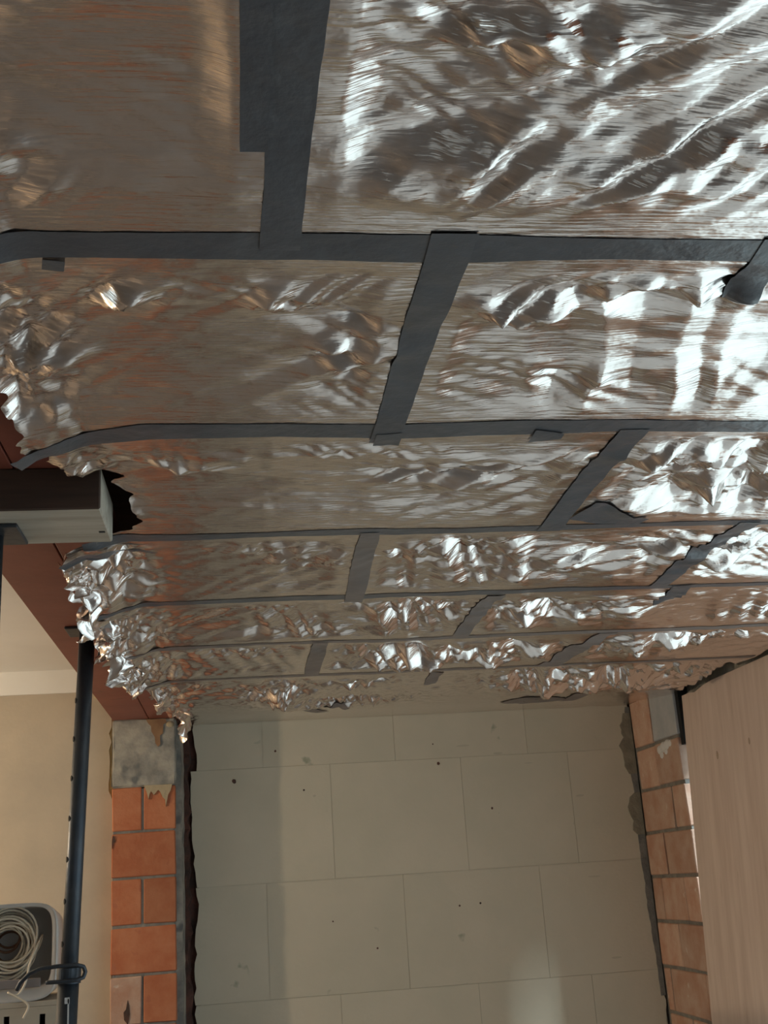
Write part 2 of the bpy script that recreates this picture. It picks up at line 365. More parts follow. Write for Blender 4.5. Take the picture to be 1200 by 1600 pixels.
# cement skim down the inner side of the pier and the broken gap behind it
pts = [(XQ - .004, 0.0)]
def skim(name, xa, xb, ya, yb, amp, m, seed, zt):
    q = random.Random(seed); bm = bmesh.new(); n = 60; rings = []
    for i in range(n + 1):
        z = zt * i / n; d = q.uniform(-amp, amp); e = q.uniform(-amp, amp)
        rings.append([bm.verts.new(p) for p in ((xa, ya + e, z), (xb + d, ya + e * .5, z), (xb + d * .6 + .006, yb, z), (xa, yb, z))])
    for A, B in zip(rings, rings[1:]):
        for j in range(4): bm.faces.new((A[j], A[(j + 1) % 4], B[(j + 1) % 4], B[j]))
    bm.faces.new(rings[0]); bm.faces.new(rings[-1])
    return bm_obj(name, bm, m, bw)
skim('cement_skim', XQ - .01, XQ + .026, YP + .035, 5.63, .0035, M['cement'], 3, E + .74)
skim('broken_edge', XQ + .02, XQ + .052, YB - .02, 5.63, .014, M['rubble'], 5, E + .74)

pad = tag(empty('padstone', (-0.425, 5.49, z0)), 'stained grey concrete padstone between the red beams and the brick pier', 'padstone')
bm = bmesh.new(); add_box(bm, XL - .002, XQ + .004, YP - 0.004, 5.62, z0 - .001, ZB + 0.001, 0.008)
bmesh.ops.subdivide_edges(bm, edges=list(bm.edges), cuts=4, use_grid_fill=True)
q = random.Random(2)
for v in bm.verts: v.co += Vector((q.uniform(-.002, .002), q.uniform(-.003, .002), 0))
under(bm_obj('block', bm, M['cement']), pad)
o = prism_xz('rust_stain', [(-.415, ZB - .004), (-.405, ZB - .022), (-.392, ZB - .035), (-.390, ZB - .060), (-.375, ZB - .085), (-.372, ZB - .115), (-.360, ZB - .13), (-.350, ZB - .12), (-.352, ZB - .08), (-.338, ZB - .07), (-.336, ZB - .03), (-.322, ZB - .02), (-.325, ZB - .004)], YP - .0085, YP + .001, M['rust']); under(o, pad)
dp = [(-.425, .004), (-.417, -.012), (-.409, -.034), (-.404, -.058), (-.399, -.034), (-.392, -.022), (-.380, -.040), (-.371, -.030), (-.360, -.018), (-.350, -.030), (-.341, -.052), (-.330, -.062), (-.327, -.094), (-.321, -.066), (-.316, -.040), (-.305, -.024), (-.298, .004)]
under(prism_xz('mortar_drip', [(a, z0 + b) for a, b in dp], YP - .0065, YP + .004, M['drip']), pad)
bm = bmesh.new()
bmesh.ops.create_icosphere(bm, subdivisions=2, radius=.016, matrix=Matrix.Translation((-.305, YP - .006, ZB - .03)) @ Matrix.Diagonal((1.2, .4, .9, 1)))
under(bm_obj('foam_lump', bm, M['drip'], smooth=True), pad)

def i_beam(name, x0, x1, label, web):
    t = tag(empty(name, ((x0 + x1) / 2, 1.6, ZB)), label, 'steel beam')
    y0, y1 = -2.15, 5.615
    under(box('bottom_flange', x0, x1, y0, y1, ZB, ZB + .012, M['primer'], bev=.0015), t)
    under(box('web', web - .005, web + .005, y0, y1, ZB + .012, ZB + .150, M['primer']), t)
    under(box('top_flange', x0, x1, y0, y1, ZB + .150, ZB + .162, M['primer'], bev=.0015), t)
    return t
i_beam('steel_beam', XL, -.4045, 'wider red oxide steel beam bearing on the padstone beside the side room', -.485)
i_beam('steel_beam', -.4010, -.279, 'narrower red oxide steel beam bearing on the padstone under the ragged foil edge', -.340)

# ------------------------------------------------------------------ timber needle and steel props
nd = tag(empty('timber_needle', (-.75, 2.17, E + .69)), 'short thick timber plank wedged across under the red beams on a prop', 'timber')
bm = bmesh.new(); add_box(bm, -1.35, -.243, 2.065, 2.282, E + .690, ZB, .003)
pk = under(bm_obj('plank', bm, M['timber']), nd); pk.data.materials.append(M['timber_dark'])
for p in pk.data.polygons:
    if p.normal.y < -.5: p.material_index = 1   # the face towards the camera gets the darker timber colour
under(box('nail_hole', -.262, -.250, 2.205, 2.215, E + .6892, E + .692, M['black']), nd)

def prop(label, base, top, z_split, slots=True):
    bx_, by_ = base; tx, ty, tz = top
    def at(z): f = z / tz; return Vector((bx_ + (tx - bx_) * f, by_ + (ty - by_) * f, z))
    t = tag(empty('steel_prop', (bx_, by_, 0)), label, 'prop')
    bm = bmesh.new(); add_box(bm, tx - .06, tx + .06, ty - .06, ty + .06, tz - .008, tz, .002); under(bm_obj('head_plate', bm, M['steel']), t)
    bm = bmesh.new(); add_box(bm, bx_ - .07, bx_ + .07, by_ - .07, by_ + .07, 0, .008, .002); under(bm_obj('base_plate', bm, M['steel']), t)
    bm = bmesh.new(); add_cyl(bm, at(z_split - .3), at(tz - .006), .0235, n=28); inner = under(bm_obj('inner_tube', bm, M['steel'], smooth=False), t)
    inner.data.polygons.foreach_set('use_smooth', [len(p.vertices) == 4 for p in inner.data.polygons])
    bm = bmesh.new(); add_cyl(bm, at(.006), at(z_split), .0285, n=28); outer = under(bm_obj('outer_tube', bm, M['steel']), t)
    outer.data.polygons.foreach_set('use_smooth', [len(p.vertices) == 4 for p in outer.data.polygons])
    bm = bmesh.new(); add_cyl(bm, at(z_split - .012), at(z_split + .028), .033, n=28); under(bm_obj('collar', bm, M['steel']), t)
    c = at(z_split + .012)
    bm = bmesh.new()                        # the locking pin, bent round the tube
    P = [(-.135, -.02, -.030), (-.125, -.028, -.012), (-.10, -.036, .010), (-.07, -.040, .021), (-.02, -.043, .024), (.025, -.041, .024), (.043, -.034, .018), (.048, -.03, .004), (.043, -.034, -.010), (.025, -.041, -.015), (-.02, -.043, -.016), (-.055, -.038, -.016)]
    fine = []
    for a, b in zip(P, P[1:]):
        for j in range(4): fine.append(Vector(a).lerp(Vector(b), j / 4) + c)
    fine.append(Vector(P[-1]) + c)
    add_tube(bm, fine, .0058, 8); under(bm_obj('locking_pin', bm, M['steel'], smooth=True), t)
    view = math.atan2(-by_, -bx_)           # holes along the side turned towards the side room
    for i in range(9):
        z = z_split + .09 + .1125 * i
        if z > tz - .12: break
        p = at(z); a = math.radians(200)
        d = Vector((math.cos(a), math.sin(a), 0))
        bm = bmesh.new(); add_cyl(bm, p + d * .0215, p + d * .0242, .0085, n=12); bm_obj('pin_hole', bm, M['black'], inner)
    if slots:
        c2 = at(z_split - .05)
        bm = bmesh.new(); add_box(bm, c2.x + .004, c2.x + .008, c2.y - .0298, c2.y - .0275, c2.z - .22, c2.z); add_box(bm, c2.x - .004, c2.x + .009, c2.y - .0298, c2.y - .0275, c2.z - .012, c2.z + .004)
        bm_obj('paint_drip', bm, M['whitemark'], outer)
    return t
prop('dark steel prop holding up the red beams, topped by a foil flap', (-.524, 3.47), (-.441, 3.47, ZB), E - .205)
prop('dark steel prop holding up the short timber plank', (-.466, 2.20), (-.466, 2.20, E + .690), E - .25, False)

# ------------------------------------------------------------------ plywood board closing the opening
bd = empty('plywood_board', (1.99, 4.35, 0))
tag(bd, 'tall pinkish plywood board standing beside the dusty brick pier', 'board')
bm = bmesh.new()
xt, xb = 1.992, 1.876                       # leans outwards against the lintel
zt = H - 0.004
outl = [(3.72, 0.0), (4.955, 0.0), (4.950, zt - .012), (4.86, zt - .012), (4.80, zt - .020), (4.70, zt - .006), (4.60, zt), (3.72, zt)]
A = [bm.verts.new((xb + (xt - xb) * z / zt, y, z)) for y, z in outl]; B = [bm.verts.new((xb + (xt - xb) * z / zt + .018, y, z)) for y, z in outl]
bm.faces.new(A); bm.faces.new(B); n = len(outl)
for i in range(n): bm.faces.new((A[i], A[(i + 1) % n], B[(i + 1) % n], B[i]))
pnl = under(bm_obj('panel', bm, M['ply']), bd)
for y, z, r in ((4.62, E + .40, .009), (4.30, E + .42, .007)):
    bm = bmesh.new(); x = xb + (xt - xb) * z / zt
    bmesh.ops.create_icosphere(bm, subdivisions=2, radius=r, matrix=Matrix.Translation((x, y, z)) @ Matrix.Diagonal((.12, 1.2, 2.4, 1)))
    bm_obj('wood_knot', bm, M['knot'], pnl, smooth=True)

# ------------------------------------------------------------------ foil ceiling
def vnoise(x, y, seed):
    t = np.random.RandomState(seed).rand(256, 256)
    xi, yi = np.floor(x).astype(int), np.floor(y).astype(int); fx, fy = x - xi, y - yi
    fx = fx * fx * fx * (fx * (fx * 6 - 15) + 10); fy = fy * fy * fy * (fy * (fy * 6 - 15) + 10)
    a, b, c, d = t[xi % 256, yi % 256], t[(xi + 1) % 256, yi % 256], t[xi % 256, (yi + 1) % 256], t[(xi + 1) % 256, (yi + 1) % 256]
    return (a + (b - a) * fx) * (1 - fy) + (c + (d - c) * fx) * fy
def fbm(x, y, seed, o=3):
    return sum(vnoise(x * 2 ** i, y * 2 ** i, seed + i) * .5 ** i for i in range(o)) / sum(.5 ** i for i in range(o))
def sst(a, b, v):
    t = np.clip((v - a) / (b - a), 0, 1); return t * t * (3 - 2 * t)
def tri(v): return np.abs(v - np.floor(v) - .5) * 2
def crumple(X, Y, lam, slope, n, seed, thr=0.45, ang=None, spread=math.pi, mscale=2.0, elong=3.0, bend=1.2, soft=.2):
    q = random.Random(seed); h = np.zeros_like(X)
    for i in range(n):
        a = q.uniform(0, math.pi) if ang is None else ang + q.uniform(-spread, spread)
        l = lam * q.uniform(.6, 1.5)
        ac = X * math.cos(a) + Y * math.sin(a); al = -X * math.sin(a) + Y * math.cos(a)      # across / along the folds
        wx = (fbm(al / (l * 2.2 * elong) + 40, ac / (l * 2.2) + 40, seed * 13 + i * 3, 2) - .5) * bend
        u = ac / l + wx * 1.4 + q.random()
        mk = sst(thr, thr + soft, vnoise(al * mscale / elong ** .5 + 60 + q.random() * 50, ac * mscale + 60 + q.random() * 50, seed * 7 + i))
        h += (tri(u) - .5) * l * .5 * slope * mk
    return h
YT = [(0, .065, .03), (1, .2656, .03), (2, .6987, .03), (3, .307, .03), (3, 1.15, .03), (4, .71, .03), (5, .268, .025), (5, 1.18, .03)]  # bay, X, half width
# where the foil is most crumpled (X, Y, reach along X, reach along Y, strength) and its single big folds
SPOTS = [(0.328, 0.851, 0.12, 0.06, 0.9), (0.199, 1.002, 0.10, 0.05, 0.6), (0.505, 1.016, 0.10, 0.06, 0.8), (0.201, 0.815, 0.10, 0.05, 0.6), (-0.216, 1.047, 0.04, 0.06,
    0.5), (-0.124, 1.319, 0.06, 0.04, 1.0), (0.062, 1.335, 0.05, 0.05, 0.9), (0.186, 1.489, 0.07, 0.12, 1.1), (0.383, 1.353, 0.10, 0.05, 0.8), (0.598, 1.299, 0.14, 0.06,
    1.3), (0.559, 1.585, 0.12, 0.05, 0.8), (-0.261, 1.484, 0.06, 0.10, 1.0), (-0.069, 1.943, 0.12, 0.06, 0.8), (0.395, 2.003, 0.16, 0.09, 1.1), (0.814, 1.938, 0.12, 0.08,
    1.2), (0.997, 2.134, 0.12, 0.08, 0.9), (0.176, 1.844, 0.10, 0.05, 0.7), (0.150, 2.584, 0.08, 0.10, 1.2), (0.537, 2.570, 0.16, 0.12, 1.2), (0.778, 2.712, 0.14, 0.10,
    1.1), (1.198, 2.581, 0.14, 0.12, 1.0), (-0.294, 2.433, 0.10, 0.12, 1.0), (0.023, 2.464, 0.10, 0.10, 0.8), (0.973, 3.241, 0.20, 0.12, 1.3), (0.504, 3.209, 0.15, 0.10,
    0.8), (0.095, 3.105, 0.10, 0.10, 0.4), (0.589, 3.806, 0.16, 0.15, 1.1), (0.926, 3.818, 0.18, 0.14, 1.2), (1.346, 3.734, 0.16, 0.14, 1.1), (1.564, 3.617, 0.14, 0.14,
    0.6), (0.152, 4.498, 0.12, 0.16, 1.3), (0.464, 4.326, 0.10, 0.14, 1.1), (1.318, 4.497, 0.20, 0.20, 1.1), (1.705, 4.442, 0.18, 0.20, 0.9), (0.507, 4.763, 0.25, 0.10,
    0.8), (-0.161, 4.265, 0.10, 0.20, 0.6), ]
FOLDS = [(((0.279, 1.267), (0.374, 1.353), (0.503, 1.461), (0.723, 1.523)), 0.014, 0.016), (((0.149, 1.110), (0.240, 0.963)), 0.005, 0.012), (((0.173, 1.123), (0.290,
    1.010), (0.378, 0.943)), 0.006, 0.014), (((0.321, 1.120), (0.359, 1.008), (0.390, 0.848)), 0.006, 0.014), (((0.391, 1.125), (0.462, 1.017), (0.540, 0.907)), 0.007,
    0.015), (((0.486, 1.130), (0.539, 1.063), (0.580, 0.985)), 0.006, 0.013), (((0.227, 0.830), (0.268, 0.780)), 0.005, 0.012), (((0.111, 0.835), (0.128, 1.073)), 0.004,
    0.008), (((-0.289, 1.361), (-0.224, 1.406), (-0.155, 1.465)), 0.010, 0.015), (((-0.304, 1.483), (-0.263, 1.547)), 0.010, 0.014), (((-0.157, 1.407), (-0.126, 1.255)),
    0.006, 0.012), (((-0.103, 1.407), (-0.042, 1.262)), 0.006, 0.012), (((0.024, 1.208), (0.029, 1.285)), 0.004, 0.006), (((0.045, 1.285), (0.071, 1.353)), 0.008, 0.012),
    (((-0.206, 1.813), (-0.113, 1.925), (-0.002, 2.034), (0.171, 2.100)), 0.016, 0.022), (((0.295, 2.089), (0.476, 1.972), (0.651, 1.833)), 0.008, 0.014), (((0.234,
    1.977), (0.381, 1.853)), 0.006, 0.012), (((0.438, 2.178), (0.588, 1.978)), 0.006, 0.012), (((0.814, 2.083), (0.864, 1.874)), 0.006, 0.012), (((0.543, 2.778), (0.700,
    2.531)), 0.010, 0.020), (((0.847, 2.783), (0.909, 2.498)), 0.008, 0.016), (((1.124, 2.690), (1.276, 2.533)), 0.008, 0.020), (((0.096, 2.524), (0.196, 2.481)), 0.012,
    0.020), (((0.023, 2.366), (0.031, 2.686)), 0.008, 0.012), (((0.791, 3.132), (1.081, 3.483), (1.175, 3.315)), 0.012, 0.020), (((0.551, 3.855), (0.832, 3.690)), 0.010,
    0.020), (((1.299, 3.836), (1.461, 3.702)), 0.010, 0.020), (((0.079, 4.639), (0.243, 4.298)), 0.012, 0.020), (((1.167, 4.535), (1.392, 4.297)), 0.012, 0.020),
    (((0.459, 4.836), (0.720, 4.739)), 0.012, 0.020), ]
def fold_h(X, Y):
    h = np.zeros_like(X)
    for pts, am, wd in FOLDS:
        best = np.full_like(X, 9.0); tt = np.zeros_like(X); n = len(pts) - 1
        for i in range(n):
            (ax, ay), (bx, by) = pts[i], pts[i + 1]
            dx, dy = bx - ax, by - ay; t = np.clip(((X - ax) * dx + (Y - ay) * dy) / (dx * dx + dy * dy), 0, 1)
            d = np.hypot(X - ax - t * dx, Y - ay - t * dy); m = d < best
            best = np.where(m, d, best); tt = np.where(m, (i + t) / n, tt)
        best = best * (1 + .5 * (vnoise(X * 30, Y * 30, 71) - .5))
        h -= am * np.exp(-(best / wd) ** 1.2) * (.25 + .75 * np.sin(np.pi * np.clip(tt, .02, .98)) ** .5)
    return h
BAYAMP = [.018, .022, .026, .028, .024, .022, .020, .0, .0]
def foil_z(X, Y):
    X = np.asarray(X, float); Y = np.asarray(Y, float)
    v = (Y - J0) / DJ; k = np.floor(v).astype(int) + 1; b = v - np.floor(v)
    amp = np.array(BAYAMP)[np.clip(k, 0, 8)]
    dj = np.minimum(b, 1 - b) * DJ
    bb = np.clip((dj - .034) / (DJ / 2 - .034), 0, 1)
    arch = np.sin(np.pi / 2 * bb) ** 1.3 * amp * (.35 + 1.2 * vnoise(X * 1.6 + 9, k * 3.7, 5))
    arch = arch * sst(4.75, 4.35, Y)
    mj = np.where(Y > 4.35, 1.0, sst(.034, .12, dj))
    my = np.ones_like(X)
    for bay, tx, hw in YT:
        my = np.where(k == bay, np.minimum(my, sst(hw - .005, hw + .07, np.abs(X - tx)) * .75 + .25), my)
    mk = .06 + .94 * mj * my
    h = np.zeros_like(X)
    h += (fbm(X * 2.6 + 11, Y * 3.6 + 4, 51, 2) - .5) * .042
    h += crumple(X, Y, .26, .10, 3, 21, .35, elong=3)
    # drag folds: long, slanting folds pulled towards the tape lines
    h += crumple(X, Y, .070, .20, 3, 25, .44, ang=math.radians(58), spread=.30, elong=6)
    h += crumple(X, Y, .060, .20, 2, 27, .48, ang=math.radians(112), spread=.25, elong=6)
    # fine wrinkles running along the strips
    h += crumple(X, Y, .034, .20, 3, 26, .46, ang=math.radians(90), spread=.16, elong=9)
    h += crumple(X, Y, .017, .20, 2, 28, .48, ang=math.radians(90), spread=.10, elong=9)
    # sparse hard creases
    h += crumple(X, Y, .16, .28, 4, 33, .52, elong=4, soft=.10, mscale=3.0)
    # small hard crumples, only here and there
    h += crumple(X, Y, .055, .50, 4, 23, .63, elong=3.0, mscale=2.4, soft=.12)
    h += crumple(X, Y, .022, .32, 3, 24, .64, elong=3, mscale=3.0, soft=.12)
    smooth = .22 + .40 * sst(.38, .62, fbm(X * 1.7 + 3, Y * 2.3 + 1, 77, 2))
    smooth = smooth * (.45 + .55 * sst(-.1, .35, X + .25 * sst(1.2, 2.0, Y)))
    hot = np.zeros_like(X)
    for sx, sy, rx, ry, am in SPOTS: hot += am * np.exp(-((X - sx) / rx) ** 2 - ((Y - sy) / ry) ** 2)
    smooth = smooth + np.minimum(hot, 1.4)
    h += (.4 + .6 * np.minimum(hot, 1)) * crumple(X, Y, .055, .34, 3, 35, .35, elong=3.5, mscale=4) * .6
    h += fold_h(X, Y) * .8
    # the loose border over the beams is far more crumpled
    e0 = np.interp(Y, [1.1, 1.7, 2.2], [-.20, -.20, -.14])
    ed = sst(0, -.14, X - e0)
    h = h * mk * (smooth + .4 * ed) * (1 + .30 * sst(2.0, 3.2, Y)) * (.12 + .88 * sst(5.1, 4.6, Y))
    h += ed * (.25 + .75 * mj) * (crumple(X, Y, .10, .50, 3, 31, .25, elong=2.5) + crumple(X, Y, .04, .45, 3, 32, .40, elong=2))
    drop = np.clip(-.235 - X, 0, 1) * .30
    rise = .045 * sst(4.9, 5.6, Y)
    return H + arch * my.clip(.5, 1) + h + rise - drop
ex = [(.3, -.38), (1.30, -.36), (1.48, -.335), (1.80, -.33), (1.95, -.31), (2.03, -.20), (2.30, -.195), (2.34, -.33), (2.48, -.37), (3.03, -.38), (3.50, -.375), (3.89, -.355), (4.5, -.30), (5.19, -.235), (5.6, -.22)]
def left_edge(Y):
    base = np.interp(Y, [a for a, b in ex], [b for a, b in ex])
    return base + (fbm(Y * 14, Y * 0 + 2.5, 91, 3) - .5) * .075 + (tri(Y * 9.3) - .5) * .012
def grid_obj(name, Xg, Yg, Zg, m, off=0.0):
    ny, nx = Xg.shape
    v = np.stack([Xg, Yg, Zg + off], -1).reshape(-1, 3)
    i = (np.arange(ny - 1)[:, None] * nx + np.arange(nx - 1)[None, :]).ravel()
    f = np.stack([i, i + nx, i + nx + 1, i + 1], -1)      # faces look down
    me = bpy.data.meshes.new(name)
    me.vertices.add(len(v)); me.vertices.foreach_set('co', v.ravel())
    me.loops.add(f.size); me.loops.foreach_set('vertex_index', f.ravel())
    me.polygons.add(len(f)); me.polygons.foreach_set('loop_start', np.arange(0, f.size, 4))
    me.polygons.foreach_set('use_smooth', np.ones(len(f), bool))
    me.update(calc_edges=True); me.materials.append(m)
    o = bpy.data.objects.new(name, me); COL.objects.link(o); return o
def sheet(bay, xa, xb, label, d=0.0065):
    ya = J0 + DJ * (bay - 1) if bay else .45
    yb = J0 + DJ * bay if bay < 6 else YB - .002
    ny = int((yb - ya) / (d * .85)) + 2
    Ys = np.linspace(ya, yb, ny)
    if xa is None: L = left_edge(Ys); nx = int((xb + .36) / d) + 2
    else: L = np.full(ny, xa); nx = int((xb - xa) / d) + 2
    u = np.linspace(0, 1, nx)
    Xg = L[:, None] * (1 - u) + xb * u
    Yg = np.repeat(Ys[:, None], nx, 1)
    o = grid_obj('foil_sheet', Xg, Yg, foil_z(Xg, Yg), M['foil'])
    return tag(o, label, 'foil sheet', 'foil sheets covering the ceiling')
NTH = ['first', 'second', 'third', 'fourth', 'fifth', 'sixth', 'seventh', 'eighth']
def between(bay):                          # long tapes counted from the back wall: tape j (0..5) is number 6-j
    if bay == 0: return 'beyond the sixth long tape from the back wall'
    if bay == 6: return 'sheet between the back wall and the first long tape'
    return 'between the %s and %s long tapes from back wall' % (NTH[5 - bay], NTH[6 - bay])
RX = XR - .001
lay = {0: [.065], 1: [.2656], 2: [.6987], 3: [.307, 1.15], 4: [.71], 5: [.268, 1.18], 6: []}
for bay, cuts in lay.items():
    xs = [None] + cuts + [RX]
    for i in range(len(xs) - 1):
        side = '' if not cuts else (', red beam side' if i == 0 else (', board side' if i == len(cuts) else ', in the middle'))
        sheet(bay, xs[i], xs[i + 1], 'crumpled foil ' + between(bay) + side, .0055 if bay < 3 else .0075)
# torn flaps hanging from the loose border, each a part of its sheet
SHEETS = [o for o in COL.objects if o.name.startswith('foil_sheet') and '_' in o.name]
def flap(y0, y1, drop, out, seed):
    own = [o for o in SHEETS if 'red beam side' in o['label'] or 'first long' in o['label'] and 'sheet between' in o['label']]
    ym = (y0 + y1) / 2
    def rng(o):
        ys = [c[1] for c in o.bound_box]; return min(ys) <= ym <= max(ys)
    own = [o for o in own if rng(o)][0]
    ns, nt_ = 40, 26
    s_, t_ = np.meshgrid(np.linspace(0, 1, ns), np.linspace(0, 1, nt_)); Yf = y0 + (y1 - y0) * s_
    L = left_edge(Yf) + .045
    d = drop * np.sin(np.pi * np.clip(s_, .03, .97)) ** .6 * (.55 + .9 * fbm(s_ * 5 + seed, s_ * 0 + .5, 300 + seed, 2))
    Xf = L - t_ * out * .6 + crumple(s_ * .2, t_ * .1, .05, 1.6, 3, 200 + seed, .2, elong=2) * .55 * t_ ** .5
    Zf = foil_z(L, Yf) - .004 - t_ * d
    Yf = Yf + (t_ * .03) * (fbm(s_ * 4 + 9, t_ * 3 + seed, 320 + seed, 2) - .5)
    o = grid_obj('torn_flap', Xf, Yf, Zf, M['foil']); o.parent = own
for i, a in enumerate(((2.40, 2.72, .05, .045), (2.74, 3.02, .075, .05), (3.08, 3.36, .06, .045), (3.42, 3.66, .085, .05), (3.74, 4.02, .07, .05), (4.20, 4.62, .06, .05), (4.78, 5.18, .10, .02))): flap(*a, i)

# ------------------------------------------------------------------ tape
def tape(pts, hw, label, m='tape', group=None, seed=0, name='tape_strip', off=-.0022, nw=7, step=.012, wob=.1, cat='tape'):
    P = np.array(pts, float); seg = np.r_[0, np.cumsum(np.linalg.norm(np.diff(P, axis=0), axis=1))]
    n = int(seg[-1] / step) + 2; s = np.linspace(0, seg[-1], n)
    C = np.stack([np.interp(s, seg, P[:, 0]), np.interp(s, seg, P[:, 1])], -1)
    T = np.gradient(C, axis=0); T /= np.linalg.norm(T, axis=1)[:, None]; N = np.stack([-T[:, 1], T[:, 0]], -1)
    HW = np.interp(s, seg, np.broadcast_to(np.array(hw, float), (len(P),)))
    w1 = HW * (1 + wob * 2 * (fbm(s * 9, s * 0 + seed, 40 + seed, 3) - .5)); w2 = HW * (1 + wob * 2 * (fbm(s * 9, s * 0 + seed, 140 + seed, 3) - .5))
    t = np.linspace(-1, 1, nw)[:, None]
    ww = np.where(t < 0, w1[None], w2[None]) * t
    Xg = C[None, :, 0] + N[None, :, 0] * ww; Yg = C[None, :, 1] + N[None, :, 1] * ww
    # the tape bridges small creases: sample a softened foil and keep below it
    Z = foil_z(Xg, Yg)
    ker = np.ones(5) / 5
    Zs = np.stack([np.convolve(np.pad(r, 2, mode='edge'), ker, 'valid') for r in Z]); Z = np.minimum(Z, Zs + .0006)
    o = grid_obj(name, Xg, Yg, Z, M[m], off)
    nz = np.zeros(len(o.data.polygons) * 3); o.data.polygons.foreach_get('normal', nz)
    if nz[2::3].mean() > 0: o.data.flip_normals()
    return tag(o, label, cat, group)
GX = 'long tape strips across the foil'
rt = random.Random(5)
HWX = [.031, .027, .021, .021, .019, .018]
XA = [-.36, -.345, -.31, -.36, -.36, -.345]
for j in range(6):
    y = J0 + DJ * j; a = XA[j]; n = 11
    pts = [(a + (RX - .01 - a) * i / n, y + rt.uniform(-.008, .008)) for i in range(n + 1)]
    if j == 1: pts[0] = (-.35, y + .05)
    hw = [HWX[j] * rt.uniform(.75, 1.2) for _ in pts]
    tape(pts, hw, 'long dark grey tape strip across the foil, %s from the back wall' % NTH[5 - j], 'tape' if j < 4 else 'tape_brown', GX, seed=j, off=-.0010, wob=.1 if j < 2 else .28)
GY = 'short tape strips between the long ones'
def jy(j): return J0 + DJ * j
def ytape(X0, Y0, X1, Y1, hw, label, m='tape', seed=0, off=-.0026):
    tape([(X0, Y0), ((X0 + X1) / 2 + .003, (Y0 + Y1) / 2), (X1, Y1)], hw, label, m, GY, seed=seed, off=off, step=.012)
ytape(.067, .50, .064, jy(0) + .01, [.026, .0255, .024], 'broad dark tape strip running up to the sixth long tape, under a shorter strip', seed=1)
ytape(.026, .50, .031, 1.010, [.015, .015, .014], 'short overlapping dark tape strip with a curled rounded end', seed=2, off=-.0045)
ytape(.268, jy(0) - .03, .262, jy(1) + .055, [.029, .026, .024], 'dark tape strip joining the sixth and fifth long tapes from the back wall', seed=3)
ytape(.682, jy(0) - .025, .690, 1.335, [.026, .026, .024], 'dark tape stub starting at the sixth long tape and ending in the foil', seed=4)
ytape(.700, jy(1) + .01, .698, jy(2) + .02, [.026, .028, .026], 'dark tape strip joining the fifth and fourth long tapes from the back wall', seed=5)
ytape(.297, jy(2), .318, jy(3) + .06, [.022, .026, .024], 'brownish tape strip joining fourth and third long tapes on the red beam side', 'tape_brown', seed=6)
ytape(1.165, jy(2) - .005, 1.150, jy(3), [.026, .028, .026], 'dark tape strip joining fourth and third long tapes on the board side', seed=7)
ytape(1.225, jy(3) - .01, 1.262, 3.20, [.026, .028, .026], 'square dark tape end below the third long tape on the board side', seed=8)
ytape(.712, jy(3) + .04, .707, jy(4) - .02, [.026, .026, .026], 'brownish tape strip joining the third and second long tapes', 'tape_brown', seed=9)
ytape(.265, jy(4) - .01, .270, jy(5), [.024, .027, .026], 'brownish tape strip joining second and first long tapes on the red beam side', 'tape_brown', seed=10)
ytape(1.21, jy(4) + .02, 1.149, jy(5) + .01, [.034, .038, .045], 'wide brownish tape strip joining second and first long tapes on the board side', 'tape_brown', seed=11)
ytape(.751, 4.20, .760, 4.45, [.024, .026, .024], 'small brown tape patch close past the first long tape', 'tape_brown', seed=12)
def patch(pts, hw, label, m='tape', seed=0):
    tape(pts, hw, label, m, 'tape patches on the foil', seed=seed, name='tape_patch', off=-.0036, wob=.45, step=.008, cat='tape')
patch([(.245, 1.80), (.29, 1.80)], .035, 'dark tape patch hanging below the fifth long tape', seed=21)
patch([(.52, 1.80), (.575, 1.80)], [.028, .012], 'small torn dark tape scrap at the fifth long tape', seed=22)
patch([(.735, 2.25), (.80, 2.27), (.90, 2.31)], [.05, .06, .02], 'ragged black tape patch beside the fourth long tape', seed=23)
patch([(-.215, 1.225), (-.19, 1.23)], .012, 'small black tape scrap just past the sixth long tape', seed=24)
patch([(.29, 4.98), (.345, 4.95)], .12, 'small brown tape scrap near the back wall on the red beam side', 'tape_brown', seed=25)
patch([(.38, 4.90), (.47, 4.84)], .055, 'thin brown tape scrap beside the small one near the back wall', 'tape_brown', seed=26)
patch([(1.19, 5.04), (1.27, 4.99), (1.34, 4.99), (1.42, 4.92)], [.05, .12, .10, .07], 'ragged brown tape patch near the back wall on the board side', 'tape_brown', seed=27)
patch([(1.46, 4.94), (1.53, 4.94)], .13, 'square brown tape patch near the back wall on the board side', 'tape_brown', seed=28)
tape([(-.36, 2.395), (-.31, 2.37), (-.24, 2.42), (-.17, 2.47)], [.012, .024, .020, .012], 'curled grey tape scrap on the ragged foil edge above the prop', 'tape', 'tape patches on the foil', seed=29, name='tape_patch', off=-.012)

# ------------------------------------------------------------------ side-room clutter: slotted stand, plastic tub, coiled cable
stz = E - .325
st = tag(empty('slotted_stand', (-.95, 4.52, 0)), 'cream slotted stand under the plastic tub of cable', 'stand')
sx0, sx1, sy0 = -1.28, -.640, 4.40
slots = [-1.17 + .12 * i for i in range(5)]     # slot centres; two of them peep into the picture
for i, (a, b) in enumerate(zip([sx0] + [c + .010 for c in slots], [c - .010 for c in slots] + [sx1])):
    under(box('slat', a, b, sy0, sy0 + .014, stz - .16, stz - .042, M['cream']), st)
under(box('upper_rail', sx0, sx1, sy0, sy0 + .014, stz - .042, stz - .018, M['cream']), st)
under(box('lower_panel', sx0, sx1, sy0, sy0 + .014, 0, stz - .16, M['cream']), st)
under(box('top_board', sx0, sx1, sy0, 4.76, stz - .018, stz, M['cream'], bev=.002), st)
under(box('side_panel', sx1 - .018, sx1, sy0 + .016, 4.76, 0.0, stz - .018, M['cream']), st)
